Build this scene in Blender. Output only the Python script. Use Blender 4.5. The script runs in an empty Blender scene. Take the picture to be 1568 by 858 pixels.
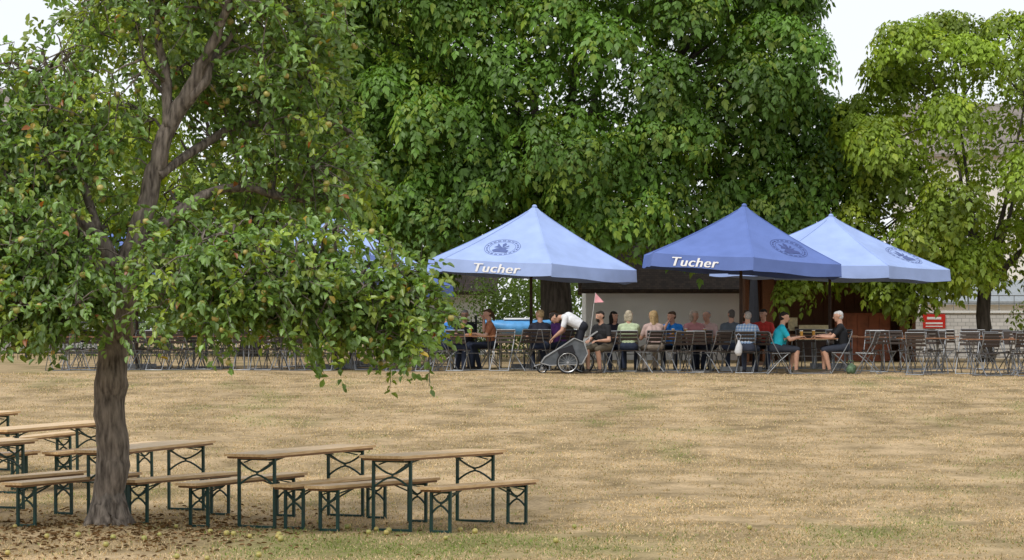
import bpy, math, random
import numpy as np
from mathutils import Vector, Matrix
random.seed(7); RNG=np.random.default_rng(11)
sc=bpy.context.scene
sc.view_settings.view_transform='Standard'
try: sc.view_settings.look='None'
except Exception: pass
sc.view_settings.exposure=0
R=math.radians
def lnk(o):
    sc.collection.objects.link(o); return o
# ------------------------------------------------------------ materials
def mat(name,col,rough=0.7,var=0.15,scale=8.0,bump=0.0,metal=0.0,col2=None,stretch=(1,1,1),spec=0.3,detail=4):
    m=bpy.data.materials.new(name); m.use_nodes=True
    n=m.node_tree.nodes; l=m.node_tree.links; b=n['Principled BSDF']
    b.inputs['Roughness'].default_value=rough; b.inputs['Metallic'].default_value=metal
    b.inputs['Specular IOR Level'].default_value=spec
    tc=n.new('ShaderNodeTexCoord'); mp=n.new('ShaderNodeMapping'); mp.inputs['Scale'].default_value=stretch
    l.new(tc.outputs['Object'],mp.inputs[0])
    nz=n.new('ShaderNodeTexNoise'); nz.inputs['Scale'].default_value=scale; nz.inputs['Detail'].default_value=detail
    l.new(mp.outputs[0],nz.inputs['Vector'])
    rp=n.new('ShaderNodeValToRGB'); rp.color_ramp.elements[0].position=0.3; rp.color_ramp.elements[1].position=0.7
    c2=col2 if col2 else tuple(min(1,c*(1+var)) for c in col); c1=col if col2 else tuple(c*(1-var) for c in col)
    rp.color_ramp.elements[0].color=(*c1,1); rp.color_ramp.elements[1].color=(*c2,1)
    l.new(nz.outputs['Fac'],rp.inputs[0]); l.new(rp.outputs[0],b.inputs['Base Color'])
    if bump>0:
        bp=n.new('ShaderNodeBump'); bp.inputs['Strength'].default_value=bump; bp.inputs['Distance'].default_value=0.02
        l.new(nz.outputs['Fac'],bp.inputs['Height']); l.new(bp.outputs[0],b.inputs['Normal'])
    return m
def leafmat(name,trans=0.3,rough=0.5,gloss=0.04):
    m=bpy.data.materials.new(name); m.use_nodes=True
    n=m.node_tree.nodes; l=m.node_tree.links; out=n['Material Output']; n.remove(n['Principled BSDF'])
    at=n.new('ShaderNodeAttribute'); at.attribute_name='tint'
    b=n.new('ShaderNodeBsdfDiffuse'); l.new(at.outputs['Color'],b.inputs['Color'])
    tr=n.new('ShaderNodeBsdfTranslucent'); mx=n.new('ShaderNodeMixShader'); mx.inputs[0].default_value=trans
    gm=n.new('ShaderNodeMixRGB'); gm.blend_type='MULTIPLY'; gm.inputs[0].default_value=1; gm.inputs[2].default_value=(1.6,1.5,0.5,1)
    l.new(at.outputs['Color'],gm.inputs[1]); l.new(gm.outputs[0],tr.inputs[0])
    l.new(b.outputs[0],mx.inputs[1]); l.new(tr.outputs[0],mx.inputs[2])
    if gloss>0:
        g=n.new('ShaderNodeBsdfGlossy'); g.inputs['Roughness'].default_value=rough; m2=n.new('ShaderNodeMixShader'); m2.inputs[0].default_value=gloss
        l.new(mx.outputs[0],m2.inputs[1]); l.new(g.outputs[0],m2.inputs[2]); l.new(m2.outputs[0],out.inputs[0])
    else: l.new(mx.outputs[0],out.inputs[0])
    return m
# ------------------------------------------------------------ mesh builder
class MB:
    def __init__(s): s.v=[];s.f=[];s.m=[]
    def add(s,vs,fs,m=0):
        o=len(s.v); s.v+= [tuple(x) for x in vs]; s.f+=[tuple(i+o for i in f) for f in fs]; s.m+=[m]*len(fs)
    def box(s,c,d,m=0,M=None):
        hx,hy,hz=d[0]/2,d[1]/2,d[2]/2; c=Vector(c)
        vs=[Vector((x,y,z)) for x in(-hx,hx) for y in(-hy,hy) for z in(-hz,hz)]
        if M: vs=[M@v for v in vs]
        s.add([v+c for v in vs],[(0,1,3,2),(4,6,7,5),(0,4,5,1),(2,3,7,6),(0,2,6,4),(1,5,7,3)],m)
    def bar(s,p,q,w,h,m=0,up=(0,0,1)):
        p=Vector(p);q=Vector(q);d=(q-p); L=d.length; d.normalize(); u=Vector(up)
        if abs(d.dot(u))>0.98: u=Vector((1,0,0))
        x=d.cross(u).normalized(); z=x.cross(d).normalized()
        M=Matrix((x,d,z)).transposed()
        s.box((p+q)/2,(w,L,h),m,M)
    def tube(s,pts,rads,seg=8,m=0,cap=True):
        pts=[Vector(p) for p in pts]; vs=[];fs=[]; n=len(pts); px=None
        for i,p in enumerate(pts):
            d=(pts[min(i+1,n-1)]-pts[max(i-1,0)]).normalized()
            if px is None:
                u=Vector((0,0,1)) if abs(d.z)<0.9 else Vector((1,0,0)); x=d.cross(u).normalized()
            else:
                x=(px-d*px.dot(d)); x=x.normalized() if x.length>1e-5 else d.orthogonal().normalized()
            px=x; y=d.cross(x); r=rads[i] if hasattr(rads,'__len__') else rads
            for k in range(seg):
                a=2*math.pi*k/seg; vs.append(p+x*(r*math.cos(a))+y*(r*math.sin(a)))
        for i in range(n-1):
            for k in range(seg):
                k2=(k+1)%seg; fs.append((i*seg+k,i*seg+k2,(i+1)*seg+k2,(i+1)*seg+k))
        if cap:
            fs.append(tuple(range(seg-1,-1,-1))); fs.append(tuple((n-1)*seg+k for k in range(seg)))
        s.add(vs,fs,m)
    def capsule(s,p,q,r1,r2,m=0,seg=10):
        p=Vector(p);q=Vector(q); d=q-p
        if d.length<1e-4: q=p+Vector((0,0,1e-3)); d=q-p
        d.normalize(); P=[];Rr=[]
        for a in (-80,-55,-28): P.append(p+d*(r1*math.sin(R(a))));Rr.append(r1*math.cos(R(a)))
        P.append(p);Rr.append(r1);P.append(q);Rr.append(r2)
        for a in (28,55,80): P.append(q+d*(r2*math.sin(R(a))));Rr.append(r2*math.cos(R(a)))
        s.tube(P,Rr,seg,m)
    def mesh(s,name,mats,smooth=False):
        me=bpy.data.meshes.new(name); me.from_pydata(s.v,[],s.f)
        for x in mats: me.materials.append(x)
        me.polygons.foreach_set('material_index',s.m)
        if smooth: me.polygons.foreach_set('use_smooth',[True]*len(s.f))
        me.update(); return me
    def obj(s,name,mats,parent=None,smooth=False,loc=None,rz=0):
        o=lnk(bpy.data.objects.new(name,s.mesh(name,mats,smooth)))
        if parent: o.parent=parent
        if loc: o.location=loc
        o.rotation_euler[2]=rz
        return o
def empty(name,loc=(0,0,0),rz=0):
    e=bpy.data.objects.new(name,None); e.location=loc; e.rotation_euler[2]=rz; e.empty_display_size=0.2; return lnk(e)
def npmesh(name,V,F,C,material,parent=None,smooth=False):
    me=bpy.data.meshes.new(name); n=len(V); mF,k=F.shape
    me.vertices.add(n); me.vertices.foreach_set('co',V.astype(np.float32).ravel())
    me.loops.add(mF*k); me.loops.foreach_set('vertex_index',F.astype(np.int32).ravel())
    me.polygons.add(mF); me.polygons.foreach_set('loop_start',np.arange(0,mF*k,k,dtype=np.int32))
    if C is not None:
        a=me.attributes.new('tint','FLOAT_COLOR','POINT')
        a.data.foreach_set('color',np.concatenate([C,np.ones((n,1))],1).astype(np.float32).ravel())
    me.materials.append(material); me.update(calc_edges=True); me.validate()
    if smooth: me.polygons.foreach_set('use_smooth',[True]*mF)
    o=lnk(bpy.data.objects.new(name,me)); 
    if parent: o.parent=parent
    return o
def norm(a): return a/np.maximum(np.linalg.norm(a,axis=-1,keepdims=True),1e-9)
def vnoise(x,y,seed=0):
    x=np.asarray(x,float);y=np.asarray(y,float)
    g=np.random.default_rng(seed).random((256,256))
    xi=np.floor(x).astype(int);yi=np.floor(y).astype(int);fx=x-xi;fy=y-yi
    fx=fx*fx*(3-2*fx);fy=fy*fy*(3-2*fy)
    a=g[xi%256,yi%256];b=g[(xi+1)%256,yi%256];c=g[xi%256,(yi+1)%256];d=g[(xi+1)%256,(yi+1)%256]
    return (a*(1-fx)+b*fx)*(1-fy)+(c*(1-fx)+d*fx)*fy
GY=[-50,25,30,35,40,48,56,61,80,900]; GZ=[0,0,.03,.13,.32,.70,1.05,1.16,1.22,1.22]
TX,TY=-4.08,28.8
def gz(x,y):
    h=np.interp(y,GY,GZ)+(vnoise(np.asarray(x)*.5+50,np.asarray(y)*.4+50,3)-.5)*.05
    d2=(np.asarray(x)-TX)**2+(np.asarray(y)-TY)**2
    return h+.07*np.exp(-d2/.25)
def g1(x,y): return float(gz(x,y))
def gp(x,y): return x*(y+31)/(2*y),y+31   # survey of the terrace -> world
# ------------------------------------------------------------ world / sun / camera
w=bpy.data.worlds.new('World'); sc.world=w; w.use_nodes=True
n=w.node_tree.nodes;l=w.node_tree.links; bg=n['Background']
sky=n.new('ShaderNodeTexSky'); sky.sky_type='NISHITA'; sky.sun_disc=False
sky.sun_elevation=R(52); sky.sun_rotation=R(215)
mx=n.new('ShaderNodeMixRGB'); mx.inputs[0].default_value=0.85; mx.inputs[2].default_value=(8.7,8.95,9.3,1)
l.new(sky.outputs[0],mx.inputs[1]); l.new(mx.outputs[0],bg.inputs[0]); bg.inputs[1].default_value=0.12
sd=bpy.data.lights.new('sun','SUN'); sd.energy=2.0; sd.angle=R(15); sd.color=(1,.97,.92)
so=lnk(bpy.data.objects.new('sun',sd))
az=R(215); el=R(52); dirs=Vector((math.sin(az)*math.cos(el),math.cos(az)*math.cos(el),math.sin(el)))
so.rotation_euler=dirs.to_track_quat('Z','Y').to_euler()
cd=bpy.data.cameras.new('camera'); cd.lens=100; cd.sensor_width=36; cd.clip_end=3000; cd.clip_start=.1
co=lnk(bpy.data.objects.new('camera',cd)); co.location=(0,0,2.05); co.rotation_euler=(R(91.0),0,0); sc.camera=co
# ------------------------------------------------------------ ground
def greenf(x,y):
    s=np.exp(-((y-26.9)/1.7)**2)*np.clip((x+3.2)/1.5,0,1)*np.clip((2.5-x)/3,.12,1)
    p=np.clip(vnoise(x*.9+9,y*.35,12)*.6+vnoise(x*2.2,y*.8,13)*.5-.66,0,1)*1.3
    return np.clip(s*(.22+.9*vnoise(x*1.1,y*.8,5))+p,0,.6)
def ground():
    xs=np.concatenate([np.linspace(-600,-13,16)[:-1],np.arange(-13,13,.22),np.linspace(13,600,16)])
    ys=np.concatenate([np.linspace(-60,20,10)[:-1],np.arange(20,72,.3),np.linspace(72,1000,24)])
    X,Y=np.meshgrid(xs,ys); Z=gz(X,Y); nx=len(xs);ny=len(ys)
    V=np.stack([X,Y,Z],-1).reshape(-1,3)
    i=np.arange(ny-1)[:,None]*nx+np.arange(nx-1)[None]; i=i.ravel()
    F=np.stack([i,i+1,i+nx+1,i+nx],1)
    m=bpy.data.materials.new('dry_lawn'); m.use_nodes=True; n=m.node_tree.nodes;l=m.node_tree.links;b=n['Principled BSDF']
    b.inputs['Roughness'].default_value=.95; b.inputs['Specular IOR Level'].default_value=.1
    tc=n.new('ShaderNodeTexCoord')
    def nz(s,d,st=(1,1,1)):
        mp=n.new('ShaderNodeMapping'); mp.inputs['Scale'].default_value=st; l.new(tc.outputs['Object'],mp.inputs[0])
        t=n.new('ShaderNodeTexNoise'); t.inputs['Scale'].default_value=s; t.inputs['Detail'].default_value=d; t.inputs['Roughness'].default_value=.65
        l.new(mp.outputs[0],t.inputs['Vector']); return t
    def ramp(t,p0,c0,p1,c1):
        r=n.new('ShaderNodeValToRGB'); r.color_ramp.elements[0].position=p0; r.color_ramp.elements[1].position=p1
        r.color_ramp.elements[0].color=(*c0,1);r.color_ramp.elements[1].color=(*c1,1); l.new(t.outputs[0],r.inputs[0]); return r
    a=nz(1.1,10,(1,.8,1)); base=ramp(a,.36,(.225,.165,.085),.62,(.52,.38,.22))
    at=n.new('ShaderNodeAttribute'); at.attribute_name='tint'
    mxx=n.new('ShaderNodeMixRGB'); mxx.inputs[2].default_value=(.19,.20,.06,1); l.new(base.outputs[0],mxx.inputs[1]); l.new(at.outputs['Fac'],mxx.inputs[0])
    f=nz(26,6); fr=ramp(f,.25,(.5,.5,.5),.75,(1.4,1.4,1.4))
    mu=n.new('ShaderNodeMixRGB'); mu.blend_type='MULTIPLY'; mu.inputs[0].default_value=1
    l.new(mxx.outputs[0],mu.inputs[1]); l.new(fr.outputs[0],mu.inputs[2])
    l.new(mu.outputs[0],b.inputs[0])
    bp=n.new('ShaderNodeBump'); bp.inputs['Strength'].default_value=.5; bp.inputs['Distance'].default_value=.03; l.new(f.outputs[0],bp.inputs['Height']); l.new(bp.outputs[0],b.inputs['Normal'])
    gx=greenf(X.ravel(),Y.ravel()); C=np.stack([gx,gx,gx],1)
    npmesh('ground',V,F,C,m,smooth=True)
ground()
def grass():
    N=270000
    Y=24+(RNG.random(N)**1.2)*36; X=(RNG.random(N)*2-1)*(Y*.185+.6)
    dens=vnoise(X*1.7,Y*1.0,8)*.6+vnoise(X*6,Y*4,9)*.6
    k=(dens>.42); X=X[k];Y=Y[k]; N=len(X)
    Z=gz(X,Y)-.004
    a=RNG.random(N)*6.283; h=.014+.03*RNG.random(N)**2; wv=.003+.004*RNG.random(N)+Y*.00006
    tilt=RNG.random(N)*1.6; ta=RNG.random(N)*6.283
    B=np.stack([X,Y,Z],1); W=np.stack([np.cos(a),np.sin(a),np.zeros(N)],1)*wv[:,None]
    T=B+np.stack([np.cos(ta)*np.sin(tilt)*h*1.3,np.sin(ta)*np.sin(tilt)*h*1.3,np.cos(tilt*.7)*h],1)
    V=np.stack([B-W,B+W,T],1).reshape(-1,3); F=np.arange(3*N).reshape(-1,3)
    g=greenf(X,Y)*1.2
    isg=RNG.random(N)<g+.06
    patch=.75+.5*vnoise(X*.8,Y*.5,31)
    st=np.array([.62,.47,.28])*(.45+.8*RNG.random((N,1)))*patch[:,None]; gn=np.array([.18,.24,.06])*(.6+.8*RNG.random((N,1)))
    C=np.where(isg[:,None],gn,st); C=np.repeat(C,3,0)
    npmesh('lawn_grass',V,F,np.clip(C,0,.9),leafmat('grass_blade',.15,.8,0))
grass()
# ------------------------------------------------------------ leaves
def leaves6(P,D,Nn,L,W,C):
    D=norm(D); S=norm(np.cross(D,Nn)); Nn=np.cross(S,D); L=L[:,None];W=W[:,None]
    up=Nn*W*.28
    v=[P, P+D*L*.35+S*W*.5+up, P+D*L*.72+S*W*.36+up*.7, P+D*L-Nn*L*.12, P+D*L*.72-S*W*.36+up*.7, P+D*L*.35-S*W*.5+up]
    V=np.stack(v,1).reshape(-1,3); n=len(P); b=np.arange(n)[:,None]*6
    F=np.concatenate([b+np.array([[0,1,2,3]]),b+np.array([[0,3,4,5]])],0)
    return V,F,np.repeat(C,6,0)
def leaves4(P,D,Nn,L,W,C):
    D=norm(D); S=norm(np.cross(D,Nn)); L=L[:,None];W=W[:,None]
    V=np.stack([P,P+D*L*.5+S*W*.5,P+D*L,P+D*L*.5-S*W*.5],1).reshape(-1,3)
    n=len(P); F=np.arange(4*n).reshape(-1,4); return V,F,np.repeat(C,4,0)
BARK=mat('apple_bark',(.05,.04,.032),.95,scale=9,bump=1.0,col2=(.27,.225,.185),stretch=(3,3,.6),detail=8)
BARKD=mat('walnut_bark',(.03,.025,.02),.95,scale=6,bump=.6,col2=(.10,.085,.07),stretch=(2,2,.5))
def rosette(rng):
    Ps=[];Ds=[];Ns=[];Ls=[];Ws=[]
    nl=rng.integers(5,8)
    for k in range(nl):
        a=6.283*k/nl+rng.normal()*.25; er=np.array([math.cos(a),math.sin(a),0]); pr=np.array([-er[1],er[0],0])
        rl=.30*(.75+.5*rng.random()); el=.1+.25*rng.random(); z=np.array([0,0,1.])
        def pt(s): return er*rl*s+z*(el*s*rl*1.6-.95*rl*s*s)
        for s in (.4,.68,.95):
            for sg in (-1,1):
                Ps.append(pt(s)); Ds.append(pr*sg*.75+er*(.45+.3*s)+z*(-.45-.45*s+rng.normal()*.12)); Ns.append(z+er*.45+rng.normal(size=3)*.22)
                q=.105*(.75+.5*s)*(.85+.3*rng.random()); Ls.append(q);Ws.append(q*.50)
        Ps.append(pt(1.));Ds.append(er-z*(.9+rng.normal()*.15));Ns.append(z*.8+er*.7+rng.normal(size=3)*.2);q=.16*(.85+.3*rng.random());Ls.append(q);Ws.append(q*.46)
    return [np.array(q) for q in (Ps,Ds,Ns,Ls,Ws)]
TPL=[rosette(RNG) for _ in range(10)]
def walnut(name,trunk,Cc,rad,nlobes,nros,col,extra=[],lobe_r=(1.1,1.9),scale=1.0,zcut=99,lmat=None,trunk_r=.35,seed=1,fork=3.4,frontbias=.35,cond=None):
    rng=np.random.default_rng(seed)
    Cc=np.array(Cc,float);rad=np.array(rad,float); lob=[]
    i=np.arange(nlobes)+.5; ph=np.arccos(1-2*i/nlobes); th=math.pi*(1+5**.5)*i
    for a,b in zip(ph,th):
        d=np.array([math.sin(a)*math.cos(b),math.sin(a)*math.sin(b),math.cos(a)])
        if d[2]<-.82: continue
        c=Cc+d*rad*(.84+.22*rng.random())+rng.normal(size=3)*.35
        if c[2]>zcut: continue
        if cond and not cond(c): continue
        lob.append((c,lobe_r[0]+(lobe_r[1]-lobe_r[0])*rng.random()))
    for e in extra: lob.append((np.array(e[:3],float),e[3]))
    LC=np.array([q[0] for q in lob]);LR=np.array([q[1] for q in lob]); p=LR**2; p=p*np.where(LC[:,1]<Cc[1]+1,1+frontbias,1-frontbias); p/=p.sum()
    li=rng.choice(len(LR),size=nros,p=p)
    out=norm(LC[li]-Cc)
    d=norm(rng.normal(size=(nros,3))+out*.75+np.array([0,0,.35]))
    P=LC[li]+d*LR[li][:,None]*(.55+.5*rng.random((nros,1))**.6)*np.array([1,1,.72])
    ni=int(nros*.12); P[:ni]=Cc+norm(rng.normal(size=(ni,3)))*rad*(.45+.4*rng.random((ni,1)))
    P[:,2]=np.maximum(P[:,2],2.3)
    ax=norm(d*.6+np.array([0,0,.75])+rng.normal(size=(nros,3))*.18)
    tv=(.65+.7*rng.random(nros)); lobt=.75+.5*rng.random(len(LR)); tv=tv*lobt[li]; yl=rng.random(nros)
    base=np.array(col)
    Vs=[];Fs=[];Cs=[];off=0
    ti=rng.integers(0,len(TPL),nros)
    for t in range(len(TPL)):
        k=np.where(ti==t)[0]; tp=TPL[t]; m=len(k); q=len(tp[0])
        z=ax[k]; r0=norm(np.cross(z,rng.normal(size=(m,3)))); r1=np.cross(z,r0); M=np.stack([r0,r1,z],-1)
        s=scale*(.8+.5*rng.random(m))
        PP=P[k][:,None]+np.einsum('mij,qj->mqi',M,tp[0])*s[:,None,None]
        DD=np.einsum('mij,qj->mqi',M,tp[1]); DD[:,:,2]-=.15
        NN=np.einsum('mij,qj->mqi',M,tp[2])
        LL=tp[3][None]*s[:,None]; WW=tp[4][None]*s[:,None]
        c=base[None,None]*tv[k][:,None,None]*(.85+.3*rng.random((m,q,1))); y=yl[k][:,None,None]
        c=c+np.where(y>.8,np.array([.07,.05,0.]),0)*tv[k][:,None,None]
        V,F,C=leaves4(PP.reshape(-1,3),DD.reshape(-1,3),NN.reshape(-1,3),LL.ravel(),WW.ravel(),np.clip(c.reshape(-1,3),0,1))
        Vs.append(V);Fs.append(F+off);Cs.append(C);off+=len(V)
    e=empty(name,(0,0,0))
    npmesh('foliage',np.concatenate(Vs),np.concatenate(Fs),np.concatenate(Cs),lmat,e)
    b=MB(); tx,ty=trunk; z0=g1(tx,ty); 
    fk=Vector((tx,ty,z0+fork)); pts=[Vector((tx,ty,z0-.1)),Vector((tx+.03,ty,z0+.5)),Vector((tx-.05,ty,z0+fork*.6)),fk]
    b.tube(pts,[trunk_r*1.4,trunk_r*1.05,trunk_r*.95,trunk_r*.9],12,0)
    mains=[]
    for k in range(7):
        a=k*.9+.3; tgt=Vector(Cc)+Vector((math.cos(a)*rad[0]*.45,math.sin(a)*rad[1]*.45,rad[2]*(.0+.5*(k%3)/2)))
        m=fk.lerp(tgt,.5)+Vector((0,0,-.3)); b.tube([fk-Vector((0,0,.2)),fk.lerp(m,.5),m,tgt],[trunk_r*.55,trunk_r*.42,trunk_r*.28,trunk_r*.12],8,0); mains+= [m,tgt,m.lerp(tgt,.5)]
    for c,r in lob:
        c=Vector(c); s=min(mains,key=lambda q:(q-c).length); m=s.lerp(c,.5)+Vector((0,0,.25))
        b.tube([s,m,c],[trunk_r*.15,trunk_r*.09,.015],6,0)
    b.obj('trunk_and_limbs',[BARKD],e,True)
    return e
LM=leafmat('walnut_leaf',.30,.5,.03)
walnut('walnut_tree',(1.2,75.5),(1.6,76.2,8.7),(6.4,5.0,5.0),95,6400,(.105,.205,.026),zcut=14,lmat=LM,trunk_r=.42,seed=3,scale=1.28,cond=lambda c: not (c[1]>77.5 and c[2]<6.2),
       extra=[(-3.6,73.5,5.0,1.3),(-2.0,72.9,4.9,1.2),(4.2,72.9,5.0,1.2),(6.3,73.5,5.2,1.3),(2.0,72.8,5.2,1.1),(-4.8,74.5,5.5,1.4),(0.2,74.2,4.9,1.1),(-.6,72.4,6.0,1.2),(3.2,72.2,6.4,1.2)])
walnut('walnut_tree',(12.5,75.2),(13.2,75.6,6.3),(5.0,3.3,3.5),60,3000,(.20,.29,.028),lmat=LM,trunk_r=.2,seed=5,fork=2.0,lobe_r=(.7,1.3),scale=1.15,
       extra=[(7.9,75,4.0,.9),(7.6,75,3.2,.6),(10.0,74.8,3.4,.7),(9.2,75,4.2,1.0),(12,73.8,3.9,.9),(14.2,73.8,3.6,.8),(8.9,75.4,6.6,1.0),(11.2,74.4,3.5,.7)])
walnut('leafy_tree',(-8.3,90),(-8,90,8.2),(5.8,4,6.2),50,2400,(.22,.31,.03),zcut=15,lmat=LM,trunk_r=.3,seed=8,scale=1.4)
walnut('leafy_tree',(-17.5,104),(-16.5,104,5.2),(4.2,3,3.2),30,1000,(.16,.24,.04),lmat=LM,trunk_r=.25,seed=9,scale=1.5,fork=2)
def mass(name,x0,x1,y0,y1,zf,nclump,nl,size,col,seed,zb=1.2):
    rng=np.random.default_rng(seed)
    cx=x0+(x1-x0)*rng.random(nclump); cy=y0+(y1-y0)*rng.random(nclump); top=np.array([zf(x) for x in cx]); cz=zb+(top-zb)*rng.random(nclump)**.7
    i=rng.integers(0,nclump,nl); d=norm(rng.normal(size=(nl,3))+np.array([0,-.4,.4])); r=(.55+.5*rng.random((nl,1)))*size*7
    P=np.stack([cx,cy,cz],1)[i]+d*r; P[:,2]=np.maximum(P[:,2],zb)
    D=norm(rng.normal(size=(nl,3))+np.array([0,-.3,-.6])); Nn=norm(d+rng.normal(size=(nl,3))*.5)
    t=(.7+.5*rng.random(nclump))[i][:,None]*(.8+.4*rng.random((nl,1)))
    V,F,C=leaves4(P,D,Nn,size*(.7+.6*rng.random(nl)),size*.55*np.ones(nl),np.array(col)*t)
    return npmesh(name,V,F,C,LM)
mass('background_foliage',-30,13,120,132,lambda x:7+2*math.sin(x*.5)+(2 if x<2 else -2.5),260,30000,.30,(.10,.16,.03),21)
mass('hedge',-2.4,1.9,86,87.4,lambda x:3.3,60,9000,.1,(.11,.18,.03),22)
mass('hedge',-16,-6,92,93.4,lambda x:2.6,90,9000,.12,(.12,.19,.04),24)
# ------------------------------------------------------------ apple tree
def apple_tree():
    rng=np.random.default_rng(5)
    z0=g1(TX,TY)-.05
    e=empty('apple_tree',(0,0,0)); b=MB()
    def W(x,y,z): return Vector((TX+x,TY+y,z))
    limbs=[]
    def limb(pts,rad,seg=10):
        P=[W(*p) for p in pts]; Q=[];Rr=[]
        for i in range(len(P)-1):
            p0=P[max(i-1,0)];p1=P[i];p2=P[i+1];p3=P[min(i+2,len(P)-1)]
            for t in (0,.2,.4,.6,.8):
                q=0.5*((2*p1)+(p2-p0)*t+(2*p0-5*p1+4*p2-p3)*t*t+(3*p1-p0-3*p2+p3)*t**3)
                Q.append(q+Vector(rng.normal(size=3)*.012*(1 if i else .4)));Rr.append((rad[i]*(1-t)+rad[i+1]*t)*(1+rng.normal()*.07))
        Q.append(P[-1]);Rr.append(rad[-1]); b.tube(Q,Rr,seg,0); limbs.extend([(q,r) for q,r in zip(Q,Rr)])
    limb([(0,0,z0),(0,0,.12),(.0,0,.3),(.03,0,.76),(.02,0,1.29),(.05,0,1.82),(.13,0,2.4),(.21,0,2.8)],[.26,.21,.18,.165,.165,.155,.145,.12],20)
    A=[(.19,0,2.7),(.40,.02,3.4),(.56,0,4.0),(.83,0,4.5),(1.07,-.1,5.0),(1.34,-.2,5.66)]
    limb(A,[.125,.105,.09,.075,.05,.025])
    limb([(.60,0,4.1),(.55,.1,4.67),(.44,.2,5.26),(.41,.2,5.9)],[.06,.05,.035,.02])
    limb([(.75,0,4.3),(.95,-.05,4.55),(1.1,.1,4.9),(1.5,.2,5.3)],[.06,.05,.035,.02])
    limb([(.15,0,2.5),(-.12,-.05,3.0),(-.58,-.1,3.34),(-1.11,-.2,3.5),(-1.75,-.3,3.62)],[.10,.08,.06,.04,.02])
    limb([(-.12,-.05,3.05),(-.3,.1,3.6),(-.55,.2,4.2),(-.7,.1,4.9)],[.055,.045,.035,.02])
    limb([(.2,0,2.65),(.85,-.4,2.85),(1.75,-.8,2.75),(2.5,-1.1,2.55),(3.0,-1.2,2.25)],[.085,.065,.045,.03,.015])
    limb([(.3,0,2.95),(1.1,.4,3.5),(1.9,.8,3.4),(2.6,1.0,3.6)],[.07,.05,.035,.02])
    limb([(.1,0,2.55),(-.4,.6,2.75),(-1.1,1.0,2.6),(-1.9,1.2,2.5)],[.08,.055,.04,.02])
    limb([(.5,0,3.6),(1.15,.5,4.1),(2.0,.7,4.25),(2.4,.8,4.1)],[.05,.04,.03,.02])
    limb([(.2,0,2.6),(-.1,-.5,2.75),(-.4,-.8,2.6),(-.7,-1.1,2.3)],[.06,.045,.03,.02])
    for k in range(7):
        a=k*.9+.2; b.tube([W(math.cos(a)*.07,math.sin(a)*.07,.42),W(math.cos(a)*.15,math.sin(a)*.15,.16),W(math.cos(a)*.27,math.sin(a)*.27,z0+.0)],[.08,.075,.035],8,0)
    lobes=[ # dx,dy,z, rx,ry,rz, weight
     (1.95,-1.0,2.58,1.25,.75,.56,1.6),(1.15,-.9,2.5,.85,.7,.52,.95),(3.0,-1.1,2.22,.40,.4,.46,.42),(2.45,-1.0,2.24,.70,.6,.40,.6),
     (-.40,-.9,2.4,.72,.5,.50,.9),(-1.4,-.6,2.4,.9,.8,.56,1.0),(-.7,-.9,2.95,.8,.4,.45,.65),(-1.5,-.5,3.1,.9,.7,.6,.8),(.5,.6,3.1,.9,.6,.5,.4),
     (-.55,.0,4.2,1.1,.9,.9,1.1),(-1.4,.1,4.1,.8,1,.7,.55),(-.8,-.3,3.6,.8,.6,.5,.6),(.2,.3,5.3,.9,1.0,.7,.7),(1.2,.2,5.1,1.0,1.0,.75,.95),(.9,.2,5.9,1.2,1.1,.5,.8),
     (1.8,.6,4.0,.8,.8,.6,.55),(2.0,.4,5.0,.5,.7,.7,.36),(2.2,.5,3.5,.45,.7,.42,.25),(1.3,.9,3.6,.9,.6,.7,.32),(-2.1,0,3.3,.7,1,.9,.45),
     (-.2,.9,2.75,1.1,.6,.5,.35),(1.0,.6,4.5,.7,.5,.4,.28),(.8,-.7,3.0,.5,.4,.3,.2)]
    wt=np.array([q[6] for q in lobes]);wt/=wt.sum(); NT=3700
    li=rng.choice(len(lobes),NT,p=wt); L=np.array([q[:6] for q in lobes])[li]
    u=norm(rng.normal(size=(NT,3)));rr=rng.random((NT,1))**.42
    C=L[:,:3]+u*rr*L[:,3:6]*(1+.10*rng.normal(size=(NT,1)))
    Aa=np.array(A); keep=np.ones(NT,bool)
    for i in range(0,4):
        for t in np.linspace(0,1,8):
            p=Aa[i]*(1-t)+Aa[i+1]*t; d=np.hypot(C[:,0]-p[0],C[:,2]-p[2]); keep&=~((d<.24)&(C[:,1]<.25)&(C[:,2]>3.1)&(rng.random(NT)<.93))
    keep&=~((C[:,2]<2.1)&(np.abs(C[:,0]-.1)<.32)&(C[:,1]<0)&(rng.random(NT)<.85))
    keep&=~((C[:,2]>4.6)&(C[:,0]<-1.0)&(rng.random(NT)<.75))
    C=C[keep]; NT=len(C)
    LP=np.array([list(q[0]) for q in limbs])-np.array([TX,TY,0]); LRad=np.array([q[1] for q in limbs]); ok=LRad<.13
    LP=LP[ok]
    sub=rng.choice(NT,180,replace=False); nodes=[LP]
    for s in sub:
        c=C[s]; d=np.linalg.norm(LP-c,axis=1)+.5*np.abs(LP[:,2]-c[2]); j=int(np.argmin(d)); a=LP[j]
        mid=(a+c)/2+np.array([0,0,.12+.1*rng.random()])+rng.normal(size=3)*.05
        q1=(a+mid)/2+rng.normal(size=3)*.03; q2=(mid+c)/2+rng.normal(size=3)*.03+np.array([0,0,.03])
        b.tube([W(*a),W(*q1),W(*mid),W(*q2),W(*c)],[.024,.018,.014,.010,.005],5,0)
        nodes.append(np.array([mid,q2,c,(q2+c)/2]))
    nodes=np.concatenate(nodes)
    Ps=[];Ds=[];Ns=[];LL=[];CC=[];apples=[]
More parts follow.
